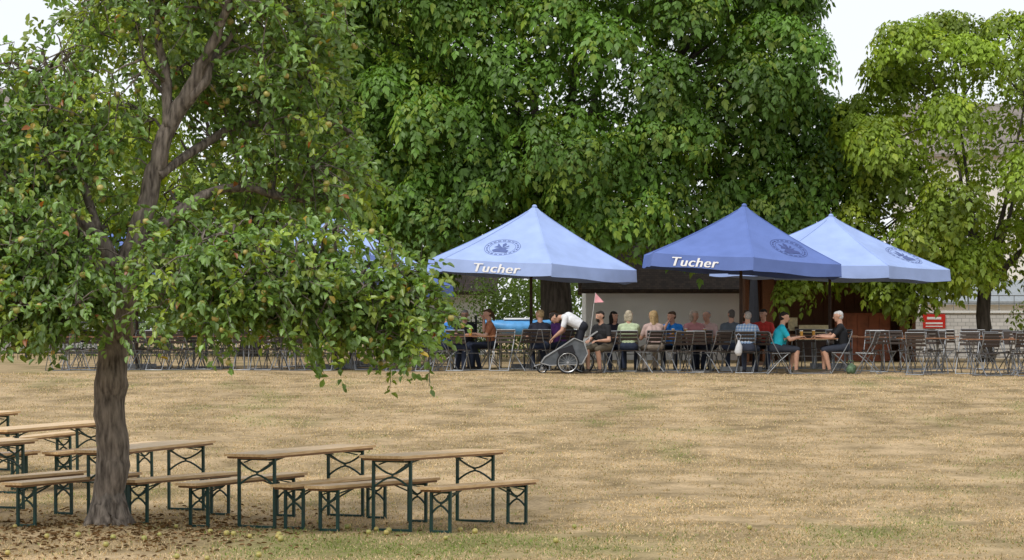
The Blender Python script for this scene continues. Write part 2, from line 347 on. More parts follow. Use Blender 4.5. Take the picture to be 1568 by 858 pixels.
    for i in range(NT):
        c=C[i]; 
        out=np.array([c[0]-.3,c[1],0]); out=out/(np.linalg.norm(out)+.3)
        d=norm(out*.7+rng.normal(size=3)*.55+np.array([0,0,-.25])); ln=.20+.22*rng.random()
        if i%2==0:
            dd=np.linalg.norm(nodes-c,axis=1); j=int(np.argmin(dd))
            if dd[j]<.7: b.tube([W(*nodes[j]),W(*((nodes[j]+c)/2+np.array([0,0,.04]))),W(*c),W(*(c+d*ln-np.array([0,0,.05])))],[.008,.007,.005,.003],4,0,False)
        tw=.7+.65*rng.random(); yel=rng.random()
        nl=rng.integers(11,16)
        for k in range(nl):
            s=(k+.5)/nl; p=c+d*ln*s-np.array([0,0,.10*s*s])
            dr=norm(rng.normal(size=3)*.8+d*.5+np.array([0,-.1,-.35]))
            Ps.append(p+dr*.012);Ds.append(dr);Ns.append(np.array([-.2,-.55,1.])+rng.normal(size=3)*.42)
            LL.append(.062+.042*rng.random())
            col=np.array([.165,.275,.06])*tw*(.8+.4*rng.random())
            if yel>.80: col=col*np.array([1.55,1.25,.8])
            if rng.random()<.006: col=np.array([.5,.35,.04])
            if rng.random()<.004: col=np.array([.35,.12,.03])
            CC.append(col)
        if rng.random()<.15: apples.append(c+d*ln*rng.random()+np.array([0,0,-.07]))
    P=np.array(Ps)+np.array([TX,TY,0]);LL=np.array(LL)
    V,F,Cc=leaves6(P,np.array(Ds),np.array(Ns),LL,LL*(.54+.1*rng.random(len(LL))),np.clip(np.array(CC),0,1))
    npmesh('foliage',V,F,Cc,leafmat('apple_leaf',.27,.45,.06),e)
    b.obj('trunk_and_branches',[BARK],e,True)
    am=mat('apple_skin',(.30,.32,.08),.4,scale=9,col2=(.52,.38,.12),spec=.5)
    def appmesh(pts,name,parent,r0):
        m=MB()
        for p in pts:
            r=r0*(.8+.35*rng.random()); prof=[(0.15,.80),(.55,.97),(.9,.6),(1.0,.1),(.88,-.45),(.5,-.85),(.12,-.78)]
            vs=[];fs=[];sg=9; tl=Matrix.Rotation(rng.normal()*.3,3,'X')
            for (q,z) in prof:
                for k in range(sg):
                    a=6.2832*k/sg; vs.append(Vector(p)+tl@Vector((q*r*math.cos(a),q*r*math.sin(a),z*r*.92)))
            for i in range(len(prof)-1):
                for k in range(sg): fs.append((i*sg+k,(i+1)*sg+k,(i+1)*sg+(k+1)%sg,i*sg+(k+1)%sg))
            fs.append(tuple(range(sg)));fs.append(tuple(range(len(prof)*sg-1,len(prof)*sg-sg-1,-1)))
            m.add(vs,fs,0)
        return m.obj(name,[am],parent,True)
    appmesh([a+np.array([TX,TY,0]) for a in apples],'apples',e,.034)
    fp=[]
    for k in range(40):
        x=-3.6+rng.normal()*1.6+(2. if k%2 else 0); y=27.9+rng.normal()*1.2
        if math.hypot(x-TX,y-TY)<.5 or y<25.3: continue
        fp.append(np.array([x,y,g1(x,y)+.024]))
    appmesh(fp,'fallen_apples',None,.028)
    N=1600; x=TX+rng.normal(size=N)*1.1; y=TY-.3+rng.normal(size=N)*1.5; P=np.stack([x,y,gz(x,y)+.012],1)
    V,F,Cq=leaves6(P,rng.normal(size=(N,3))*np.array([1,1,.15]),np.array([0,0,1.])+rng.normal(size=(N,3))*.25,.05+.03*rng.random(N),.03*np.ones(N),np.array([.20,.12,.06])*(.4+rng.random((N,1))))
    npmesh('leaf_litter',V,F,Cq,leafmat('dry_leaf',.1,.8,0))
apple_tree()
# ------------------------------------------------------------ beer tables & benches
GREEN=mat('green_steel',(.008,.045,.036),.45,spec=.4,var=.2)
def woodm(name,c1,c2,rough=.5):
    return mat(name,c1,rough,scale=5,col2=c2,stretch=(12,1,12),bump=.1,detail=6)
HONEY=woodm('honey_wood',(.54,.34,.15),(.78,.55,.30),.4)
DKWOOD=woodm('edge_wood',(.16,.08,.03),(.25,.13,.05))
def beer_table(L,Wd,H,fsep,lw):
    b=MB(); th=.028
    nb=1 if Wd<.3 else 2; bw=Wd/nb
    for k in range(nb): b.box((-Wd/2+bw*(k+.5),0,H-th/2),(bw-.003,L,th),0)
    for sx in(-1,1): b.bar((sx*(Wd/2-.02),-L/2+.05,H-th-.011),(sx*(Wd/2-.02),L/2-.05,H-th-.011),.022,.022,1)
    for sy in(-1,1): b.bar((-Wd/2+.03,sy*(L/2-.06),H-th-.012),(Wd/2-.03,sy*(L/2-.06),H-th-.012),.03,.024,1)
    for sy in(-1,1):
        y=sy*fsep/2; t=H-th-.02; x=lw/2; q=.028
        for sx in(-1,1):
            b.bar((sx*x,y,0.005),(sx*x,y,t),q,q,2)
        b.bar((-x,y,t-.012),(x,y,t-.012),q,q,2); b.bar((-x,y,.018),(x,y,.018),q*.8,q*.8,2)
        zt=t-.05; zb=t-.05-(.22 if Wd>.3 else .17); zm=(zt+zb)/2
        for s in(-1,1):
            pts=[]
            for k in range(9):
                a=k/8; xx=-x+2*x*a; zz=zm+s*(abs(2*a-1)**1.5)*(zt-zb)/2+s*.012
                pts.append((xx,y,zz))
            for k in range(8): b.bar(pts[k],pts[k+1],.014,.018,2)
        b.bar((0,y,zm),(0,y-sy*fsep*.28,t-.0),.016,.012,2)
        b.bar((-x*.7,y,zt-.0),(-x*.7,y-sy*.32,t),.012,.012,2); b.bar((x*.7,y,zt),(x*.7,y-sy*.32,t),.012,.012,2)
    return b
tm=beer_table(2.2,.5,.77,1.74,.43).mesh('beer_table',[HONEY,DKWOOD,GREEN]); bm_=beer_table(2.2,.25,.47,1.68,.21).mesh('beer_bench',[HONEY,DKWOOD,GREEN])
def place(me,name,x,y,th,dz=0):
    y=2*(y-.8)+.8
    o=lnk(bpy.data.objects.new(name,me)); c,s=math.cos(R(th)),math.sin(R(th))
    h=.85; dx,dy=s*h,c*h; za=g1(x-dx,y-dy);zb=g1(x+dx,y+dy)
    o.location=(x,y,(za+zb)/2-.004+dz); o.rotation_euler=(math.atan2(zb-za,2*h),0,R(-th)); return o
for (x,y,th) in [(-.80,15.1,28),(-2.20,15.35,28),(-3.93,15.75,22),(-5.98,15.75,28),(-5.6,17.6,28),(-7.15,18.6,28)]: place(tm,'beer_table',x,y,th)
for (x,y,th) in [(-.33,14.95,27),(-1.42,15.08,30),(-1.83,15.25,27),(-2.82,15.35,27),(-3.50,15.42,24),(-4.60,15.35,26),(-5.25,15.45,28),(-6.3,17.1,28),(-5.0,17.9,28),(-6.3,18.8,28)]: place(bm_,'beer_bench',x,y,th)
# ------------------------------------------------------------ garden chairs / tables
STEEL=mat('galvanised_steel',(.24,.25,.26),.45,metal=.5,scale=20)
SLAT=woodm('weathered_slat',(.030,.022,.018),(.08,.058,.045),.7)
TOPW=woodm('table_slat',(.22,.10,.05),(.38,.19,.10),.5)
def chair():
    b=MB(); w=.21
    for sx in(-1,1):
        b.tube([(sx*w,.22,0),(sx*w,-.02,.42),(sx*w,-.15,.66),(sx*w,-.22,.88)],.011,6,0)
        b.tube([(sx*(w-.025),-.26,0),(sx*(w-.025),.0,.28),(sx*(w-.025),.2,.445)],.011,6,0)
        b.tube([(sx*(w-.012),-.17,.43),(sx*(w-.012),.21,.44)],.009,6,0)
    b.tube([(-w,.22,.012),(w,.22,.012)],.009,6,0);b.tube([(-w+.02,-.26,.012),(w-.02,-.26,.012)],.009,6,0)
    b.tube([(-w,-.22,.88),(w,-.22,.88)],.010,6,0)
    for k in range(7): b.box((0,-.15+k*.058,.455),(2*w-.02,.042,.016),1)
    for k,(yy,zz) in enumerate([(-.145,.62),(-.172,.70),(-.2,.78),(-.222,.85)]):
        b.box((0,yy+.014,zz),(2*w+.01,.014,.05),1,Matrix.Rotation(R(14),3,'X'))
    return b.mesh('garden_chair',[STEEL,SLAT])
def gtable():
    b=MB(); L=1.15;W=.7
    for k in range(8): b.box((0,-W/2+(k+.5)*W/8,.74),(L,W/8-.01,.022),1)
    for sx in(-1,1):
        b.bar((sx*(L/2-.02),-W/2,.715),(sx*(L/2-.02),W/2,.715),.025,.025,0)
        b.tube([(sx*.42,-.3,.0),(sx*.42,0,.37),(sx*.42,.3,.71)],.012,6,0); b.tube([(sx*.39,.3,.0),(sx*.39,0,.37),(sx*.39,-.3,.71)],.012,6,0)
    for y in(-.3,.3): b.tube([(-.42,y,.012),(.42,y,.012)],.01,6,0)
    b.tube([(-.42,0,.37),(.42,0,.37)],.01,6,0)
    return b.mesh('garden_table',[STEEL,TOPW])
CH=chair();GT=gtable()
def putc(x,y,face):
    x,y=gp(x,y)
    o=lnk(bpy.data.objects.new('garden_chair',CH)); o.location=(x,y,g1(x,y)); o.rotation_euler[2]=R(face); return o
def putt(x,y,rz=0):
    x,y=gp(x,y)
    o=lnk(bpy.data.objects.new('garden_table',GT)); o.location=(x,y,g1(x,y)); o.rotation_euler[2]=R(rz); return o
rnd=random.Random(4)
def gset(x,y,sides='abcd',rz=0):
    putt(x,y,rz+rnd.uniform(-9,9)); j=lambda:rnd.uniform(-.1,.1)
    if 'a' in sides: putc(x-.3+j(),y-.62+j(),rnd.uniform(-35,35))
    if 'b' in sides: putc(x+.3+j(),y-.62+j(),rnd.uniform(-35,35))
    if 'c' in sides: putc(x-.3+j(),y+.62+j(),180+rnd.uniform(-35,35))
    if 'd' in sides: putc(x+.3+j(),y+.62+j(),180+rnd.uniform(-35,35))
gset(7.45,30.1,'bcd');gset(8.35,28.7,'acd');gset(9.4,27.9,rz=3);gset(10.4,30.4,'bcd');gset(9.1,31.8,'ad');gset(7.4,33.0,'ad');gset(10.5,28.4,'ac');gset(10.4,33.5,'ab')
putc(7.15,28.6,70);putc(8.9,29.6,-60);putc(10.0,27.7,-85)
for x in (2.75,3.95,5.15): putt(x,31.05)
putc(2.05,30.1,10);putc(3.45,29.15,25);putc(3.86,29.5,-18);putc(4.25,29.3,34);putc(5.2,29.35,-30);putc(2.85,29.5,45)
putc(3.4,30.4,0);putc(4.05,30.4,5)
putt(6.08,29.15,2)
for i,x in enumerate([-9.6,-8.3,-7.0,-5.7,-4.4,-3.1]): gset(x+rnd.uniform(-.1,.1),32.3+rnd.uniform(-.5,.5))
for i,x in enumerate([-10.5,-9,-7.4,-5.2,-3.6,-2.0]): gset(x,35.5+rnd.uniform(-.5,.5),'ac')
gset(-.9,30.9,'a');gset(.15,31.0,'bd');putc(-.2,29.9,160);putc(.25,30.0,40);putc(-1.7,30.6,-70);gset(-2.2,31.1,'ab')
gset(1.6,31.8,'cd');gset(6.3,32.8,'ab')
# ------------------------------------------------------------ parasols
DKW=mat('dark_timber',(.05,.028,.018),.7,scale=10,var=.3)
def parasol(x,y,R0,phase,apex,rim,col,under,tilt=3.0,text_panels=(),emblems=(),vh=.27):
    x,y=gp(x,y)
    gzz=g1(x,y); e=empty('parasol',(x,y,gzz)); T=Matrix.Rotation(R(tilt),3,'Y')
    H=apex-rim; ca=math.cos(R(30))
    fm=mat('parasol_fabric',col,.75,var=.09,scale=2.2,bump=.35,spec=.15,detail=5)
    dm=mat('print_ink',under,.8,var=.05); wm=mat('white_print',(.85,.85,.85),.6,var=.02)
    def hz(px,py):
        r=math.hypot(px,py); a=math.degrees(math.atan2(py,px))-phase; k=math.floor(a/60); am=R(phase+60*k+30)
        nd=px*math.cos(am)+py*math.sin(am); t=min(nd/(R0*ca),1.0)
        lat=-px*math.sin(am)+py*math.cos(am); s=abs(lat)/(max(nd,1e-4)*math.tan(R(30)))
        sag=.05*(1-min(s,1)**2)*math.sin(math.pi*min(t,1)*.85)
        return rim+H*(1-t)+(-.05)*math.sin(math.pi*t)-sag+.05*math.exp(-(t/.06)**2)
    def TT(v): v=Vector(v); v.z-=rim; v=T@v; v.z+=rim; return v
    b=MB(); NT,NS=14,10
    for k in range(6):
        a0=R(phase+60*k);a1=R(phase+60*k+60); p0=Vector((math.cos(a0),math.sin(a0)))*R0;p1=Vector((math.cos(a1),math.sin(a1)))*R0
        vs=[];fs=[]
        for i in range(NT+1):
            t=max(i/NT,.004)
            for j in range(NS+1):
                s=j/NS; q=p0.lerp(p1,s)*t; lat=abs(2*s-1); sag=.05*(1-lat**2)*math.sin(math.pi*min(t,1)*.85)
                z=rim+H*(1-t)-.05*math.sin(math.pi*t)-sag+.05*math.exp(-(t/.06)**2)
                vs.append(TT((q.x,q.y,z)))
        for i in range(NT):
            for j in range(NS): fs.append((i*(NS+1)+j,(i+1)*(NS+1)+j,(i+1)*(NS+1)+j+1,i*(NS+1)+j+1))
        b.add(vs,fs,0)
        vs=[];fs=[]
        for i in range(4):
            for j in range(NS+1):
                s=j/NS;q=p0.lerp(p1,s)*(1+.004*i); lat=abs(2*s-1); sag=.05*(1-lat**2)*math.sin(math.pi*.85)
                z=rim-sag-vh*i/3+ (0.015*math.sin(s*9+k) if i==3 else 0)
                vs.append(TT((q.x,q.y,z)))
        for i in range(3):
            for j in range(NS): fs.append((i*(NS+1)+j,(i+1)*(NS+1)+j,(i+1)*(NS+1)+j+1,i*(NS+1)+j+1))
        b.add(vs,fs,0)
    b.obj('canopy',[fm],e,False)
    s=MB()
    for k in range(6):
        a=R(phase+60*k); c=Vector((math.cos(a),math.sin(a)))
        pr=None;pu=None
        for i in range(1,NT+1):
            t=i/NT; z=rim+H*(1-t)-.05*math.sin(math.pi*t)+.05*math.exp(-(t/.06)**2); P=TT((c.x*R0*t,c.y*R0*t,z+.004)); Pu=TT((c.x*R0*t*.98,c.y*R0*t*.98,z-.035))
            if pr is not None: s.bar(pr,P,.022,.006,0); s.bar(pu,Pu,.02,.025,1)
            pr=P;pu=Pu
        s.bar(TT((c.x*R0*.5,c.y*R0*.5,rim+H*.5-.09)),TT((0,0,rim-.1)),.018,.018,1)
    s.tube([TT((0,0,apex+.02)),TT((0,0,apex+.05)),TT((0,0,apex+.07))],[.06,.05,.02],10,0)
    s.obj('ribs_and_seams',[fm,DKW],e)
    p=MB(); p.tube([(0,0,0),(0,0,apex-.05)],.035,10,0); p.tube([(0,0,rim-.15),(0,0,rim-.03)],.06,10,0); p.box((0,0,.06),(.9,.12,.1),1); p.box((0,0,.062),(.12,.9,.1),1); p.obj('pole',[DKW,STEEL],e)
    for (k,off) in text_panels:
        a0=R(phase+60*k);a1=R(phase+60*k+60); p0=Vector((math.cos(a0),math.sin(a0),0))*R0;p1=Vector((math.cos(a1),math.sin(a1),0))*R0
        xa=(p1-p0).normalized(); nrm=((p0+p1)/2).normalized(); nrm.z=0
        for dxx in (0,.010,.020):
            cu=bpy.data.curves.new('lettering','FONT'); cu.body='Tucher'; cu.size=.30; cu.shear=.22; cu.extrude=.002; cu.align_x='CENTER'; cu.align_y='CENTER'; cu.space_character=1.08
            to=lnk(bpy.data.objects.new('tmp',cu)); dg=bpy.context.evaluated_depsgraph_get(); me=bpy.data.meshes.new_from_object(to.evaluated_get(dg)); bpy.data.objects.remove(to)
            c=(p0+p1)/2+xa*(off+dxx)+nrm*(.03+dxx*.2); c.z=rim-.05-vh*.46
            for v in me.vertices:
                q=c+xa*(v.co.x*1.15)+Vector((0,0,1))*(v.co.y*.9)+nrm*v.co.z; v.co=TT(q)
            me.materials.clear(); me.materials.append(wm)
            o=lnk(bpy.data.objects.new('lettering',me)); o.parent=e
    for (k,off,rr) in emblems:
        am=R(phase+60*k+30); nd=Vector((math.cos(am),math.sin(am)));tg=Vector((-nd.y,nd.x)); sl=R0*ca/math.hypot(R0*ca,H)
        c=nd*(R0*ca*.70)+tg*off; m=MB()
        def E(a,b_): 
            q=c+tg*a+nd*(-b_*sl); return TT((q.x,q.y,hz(q.x,q.y)+.008))
        def ring(r0,r1,n=40,gap=None):
            for i in range(n):
                if gap and i%gap==0: continue
                a=6.2832*i/n;a2=6.2832*(i+ (1 if not gap else .8))/n
                m.add([E(r0*math.cos(a),r0*math.sin(a)),E(r1*math.cos(a),r1*math.sin(a)),E(r1*math.cos(a2),r1*math.sin(a2)),E(r0*math.cos(a2),r0*math.sin(a2))],[(0,1,2,3)],0)
        ring(rr*.975,rr); ring(rr*.82,rr*.90,60,3); ring(rr*.72,rr*.74)
        prof=[(-.35,-.55),(.4,-.55),(.45,-.3),(.2,-.15),(.3,.0),(.42,.05),(.3,.2),(.28,.35),(.4,.5),(.12,.42),(0,.62),(-.12,.42),(-.4,.5),(-.35,.2),(-.5,.0),(-.3,-.1),(-.5,-.35)]
        for i in range(len(prof)):
            A=prof[i];B=prof[(i+1)%len(prof)]
            if i%3==2: continue
            m.add([E(0,0),E(A[0]*rr,A[1]*rr),E(B[0]*rr,B[1]*rr)],[(0,1,2)],0)
        m.obj('emblem',[dm],e)
    return e
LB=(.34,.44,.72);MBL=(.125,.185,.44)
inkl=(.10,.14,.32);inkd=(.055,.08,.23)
parasol(.43,32.0,2.45,-20,3.57,2.30,LB,inkl,tilt=3.4,text_panels=[(-2,-.05)],emblems=[(-2,-.15,.40)])
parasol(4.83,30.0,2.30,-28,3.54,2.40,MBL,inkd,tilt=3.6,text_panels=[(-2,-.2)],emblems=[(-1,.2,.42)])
parasol(7.62,34.1,2.72,-8,3.46,2.31,LB,inkl,tilt=1.5,emblems=[(-1,.5,.45)])
parasol(-4.08,33.0,2.45,-25,3.46,2.30,LB,inkl,text_panels=[(-2,.2)],emblems=[(-1,0,.4)])
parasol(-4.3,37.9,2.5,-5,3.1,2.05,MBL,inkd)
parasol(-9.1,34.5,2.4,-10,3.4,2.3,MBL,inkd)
b=MB(); b.tube([(0,0,0),(0,0,2.6)],.03,8,1); b.tube([(0,0,.95),(0,0,1.3),(0,0,2.1),(0,0,2.5)],[.15,.13,.09,.03],10,0); b.box((0,0,.04),(.5,.5,.08),1)
b.obj('folded_parasol',[mat('black_canvas',(.015,.016,.02),.9),DKW],None,False,(5.95,70.0,g1(5.95,70)))
# ------------------------------------------------------------ buildings, walls, fence
WHITE=mat('white_render',(.80,.79,.77),.9,var=.05,scale=2)
WHITE2=mat('limewashed_wall',(.88,.86,.84),.9,var=.03,scale=2)
def tilemat(name,c1,c2,scale=3.):
    m=bpy.data.materials.new(name); m.use_nodes=True;n=m.node_tree.nodes;l=m.node_tree.links;bb=n['Principled BSDF'];bb.inputs['Roughness'].default_value=.85
    tc=n.new('ShaderNodeTexCoord');br=n.new('ShaderNodeTexBrick');br.inputs['Scale'].default_value=scale;br.inputs['Color1'].default_value=(*c1,1);br.inputs['Color2'].default_value=(*c2,1);br.inputs['Mortar'].default_value=(*[q*.5 for q in c1],1);br.inputs['Mortar Size'].default_value=.015
    mp=n.new('ShaderNodeMapping'); l.new(tc.outputs['Object'],mp.inputs[0]); mp.inputs['Rotation'].default_value=(R(90),0,0); l.new(mp.outputs[0],br.inputs['Vector'])
    l.new(br.outputs[0],bb.inputs[0]); return m
ROOF=tilemat('brown_tiles',(.045,.03,.024),(.09,.06,.045),4); RROOF=tilemat('grey_brown_tiles',(.20,.17,.15),(.27,.23,.20),3)
GROOF=mat('grey_sheet',(.26,.28,.29),.6); GLASS=mat('window_glass',(.03,.04,.05),.15,spec=.6); PLANK=woodm('brown_planks',(.14,.05,.02),(.25,.10,.04),.6)
BLOCK=tilemat('concrete_block',(.55,.53,.50),(.68,.65,.62),2.2)
def gable(name,x0,x1,y0,y1,zw,zr,wall,roof,wins,shift=0,base=1.1,o=.4):
    e=empty(name,(0,shift,0)); b=MB(); b.box(((x0+x1)/2,(y0+y1)/2,(base+zw)/2),(x1-x0,y1-y0,zw-base),0)
    ym=(y0+y1)/2; b.add([(x0,y0,zw),(x0,y1,zw),(x0,ym,zr),(x1,y0,zw),(x1,y1,zw),(x1,ym,zr)],[(0,2,1),(3,4,5)],0)
    b.obj('walls',[wall],e); r=MB(); t=.14; k=(zr-zw)/(ym-y0)
    for s,ya in((1,y0),(-1,y1)):
        r.add([(x0-o,ya-s*o,zw-k*o+.02),(x1+o,ya-s*o,zw-k*o+.02),(x1+o,ym,zr+.02),(x0-o,ym,zr+.02),(x0-o,ya-s*o,zw-k*o+t),(x1+o,ya-s*o,zw-k*o+t),(x1+o,ym,zr+t),(x0-o,ym,zr+t)],[(0,3,2,1),(4,5,6,7),(0,1,5,4),(1,2,6,5),(3,0,4,7),(2,3,7,6)],0)
    r.obj('roof',[roof],e); wn=MB()
    for (x,z,w_,h_) in wins:
        wn.box((x,y0-.01,z),(w_,.06,h_),1); 
        for s in(-1,1): wn.box((x+s*w_/2,y0-.03,z),(.07,.08,h_+.14),0); wn.box((x,y0-.03,z+s*(h_/2+.001)),(w_-.075,.08,.07),0)
        wn.box((x,y0-.045,z),(.05,.04,h_-.08),0)
    if wins: wn.obj('windows',[WHITE,GLASS],e)
    return e
CREAM=mat('cream_render',(.76,.73,.67),.9,var=.05,scale=1)
gable('white_outbuilding',2.1,6.9,40.4,45.0,3.15,4.9,WHITE2,ROOF,[],shift=40.4,o=.12)
gable('cream_house',18.5,30,64,74,10.0,12.5,CREAM,RROOF,[(20.5,6.5,1.1,1.4),(23.5,6.5,1.1,1.4),(26.5,6.5,1.1,1.4),(20.5,3.4,1.1,1.4),(23.5,3.4,1.1,1.4)],shift=64)
gable('white_house',-30,-17.2,54,64,8.6,11.5,mat('white_house_wall',(.74,.71,.69),.9),RROOF,[(-25,6.3,1.1,1.4),(-21.5,6.3,1.1,1.4),(-18.7,6.3,1.0,1.4),(-21.5,3.3,1.1,1.4),(-18.7,3.3,1.1,1.4)],shift=54)
gable('garage',14.6,24,50,56,3.0,3.7,WHITE,GROOF,[(16.5,2.3,1.4,.6),(20,2.3,1.4,.6)],shift=50)
gable('white_garage',-4.0,-.9,47.5,52,3.4,4.6,WHITE,ROOF,[(-2.4,2.4,.9,.8)],shift=47.5)
e=empty('wooden_shed',(0,38.5,0)); b=MB()
b.box((8.6,40.3,2.3),(4.6,.12,2.3),0)
for k in range(16): b.box((6.45+k*.288,40.22,2.3),(.26,.03,2.3),0)
for x in (6.9,10.55): b.box((x,38.2,2.3),(.30 if x<8 else .2,.2,2.35),0)
b.box((6.35,39.3,2.3),(.1,2,2.3),0); b.box((10.85,39.3,2.3),(.1,2,2.3),0)
b.obj('timber_walls',[PLANK],e)
b=MB(); b.add([(6.0,37.8,3.45),(11.1,37.8,3.45),(11.1,40.8,3.95),(6.0,40.8,3.95),(6.0,37.8,3.58),(11.1,37.8,3.58),(11.1,40.8,4.08),(6.0,40.8,4.08)],[(0,3,2,1),(4,5,6,7),(0,1,5,4),(1,2,6,5),(3,0,4,7),(2,3,7,6)],0); b.obj('roof',[DKW],e)
b=MB(); b.box((9.5,38.6,1.85),(1.5,.08,1.3),0); 
for k in range(5): b.box((8.9+k*.3,38.55,1.85),(.27,.03,1.2),0)
b.box((8.15,38.6,1.65),(1.0,.5,.95),1); b.box((8.15,38.33,1.95),(.8,.02,.45),2); b.box((7.6,38.5,2.2),(.25,.03,.35),2)
b.obj('counter_and_doors',[mat('red_wood',(.28,.08,.03),.5,scale=4,var=.3),DKW,mat('menu_board',(.7,.6,.38),.7,var=.2,scale=14)],e)
b=MB(); b.box((0,0,1.85),(10.6,.25,1.4),0); b.box((0,0,2.58),(10.7,.34,.07),1); b.obj('block_wall',[BLOCK,WHITE],None,False,(16.5,84.4,0))
b=MB(); b.box((0,0,0),(.66,.02,.42),0); b.box((0,-.013,.09),(.42,.008,.07),1); b.box((0,-.013,-.06),(.5,.008,.05),1); b.box((0,-.013,-.15),(.5,.008,.03),1); b.obj('red_sign',[mat('red_enamel',(.6,.03,.02),.4,var=.05),WHITE],None,False,(12.5,84.24,2.3))
b=MB()
for k in range(24): b.bar((-5.2+k*.45,0,2.6),(-5.2+k*.45,0,3.05),.02,.02,0)
b.bar((-5.2,0,3.06),(5.2,0,3.06),.03,.03,0); b.bar((-5.2,0,2.83),(5.2,0,2.83),.02,.02,0); b.obj('wall_railing',[STEEL],None,False,(16.5,84.4,0))
IRON=mat('dark_iron',(.03,.035,.035),.6)
b=MB()
for k in range(150): x=-16+k*.12; b.bar((x,0,1.22),(x,0,2.35),.014,.014,0)
for z in (1.4,2.25): b.bar((-16,0,z),(1.9,0,z),.02,.03,0)
for k in range(8): b.bar((-16+k*2.5,.05,1.15),(-16+k*2.5,.05,2.45),.06,.06,0)
b.obj('metal_fence',[IRON],None,False,(0,79,0))
# ------------------------------------------------------------ people
def plaid():
    m=bpy.data.materials.new('plaid_cloth'); m.use_nodes=True;n=m.node_tree.nodes;l=m.node_tree.links;bb=n['Principled BSDF'];bb.inputs['Roughness'].default_value=.9
    tc=n.new('ShaderNodeTexCoord'); prev=None
    for d in('X','Z'):
        wv=n.new('ShaderNodeTexWave');wv.bands_direction=d;wv.inputs['Scale'].default_value=5;wv.inputs['Distortion'].default_value=.5;l.new(tc.outputs['Object'],wv.inputs[0])
        mx=n.new('ShaderNodeMixRGB');mx.blend_type='MULTIPLY' if prev else 'MIX';l.new(wv.outputs[1],mx.inputs[0])
        if prev: l.new(prev.outputs[0],mx.inputs[1]); mx.inputs[2].default_value=(.55,.7,.9,1)
        else: mx.inputs[1].default_value=(.68,.72,.78,1); mx.inputs[2].default_value=(.32,.48,.68,1)
        prev=mx
    l.new(prev.outputs[0],bb.inputs[0]); return m
MC={}
def cm(kind,c):
    k=(kind,c)
    if k not in MC: MC[k]=plaid() if c=='plaid' else mat(kind,c,.85 if kind!='skin' else .55,var=.12 if kind!='hair' else .35,scale=12 if kind!='hair' else 40,bump=.3 if kind!='skin' else 0)
    return MC[k]
EYEW=mat('eye_white',(.5,.46,.43),.3,var=.02);EYED=mat('eye_dark',(.02,.015,.012),.3);LIP=mat('lips',(.30,.10,.08),.5)
def ik(a,bb,l1,l2,pole):
    a=Vector(a);bb=Vector(bb);d=bb-a;L=min(d.length,(l1+l2)*.985);d.normalize();bb=a+d*L
    x=(l1*l1-l2*l2+L*L)/(2*L);h=math.sqrt(max(l1*l1-x*x,0)); p=Vector(pole); p=(p-d*p.dot(d)).normalized()
    return a+d*x+p*h,bb
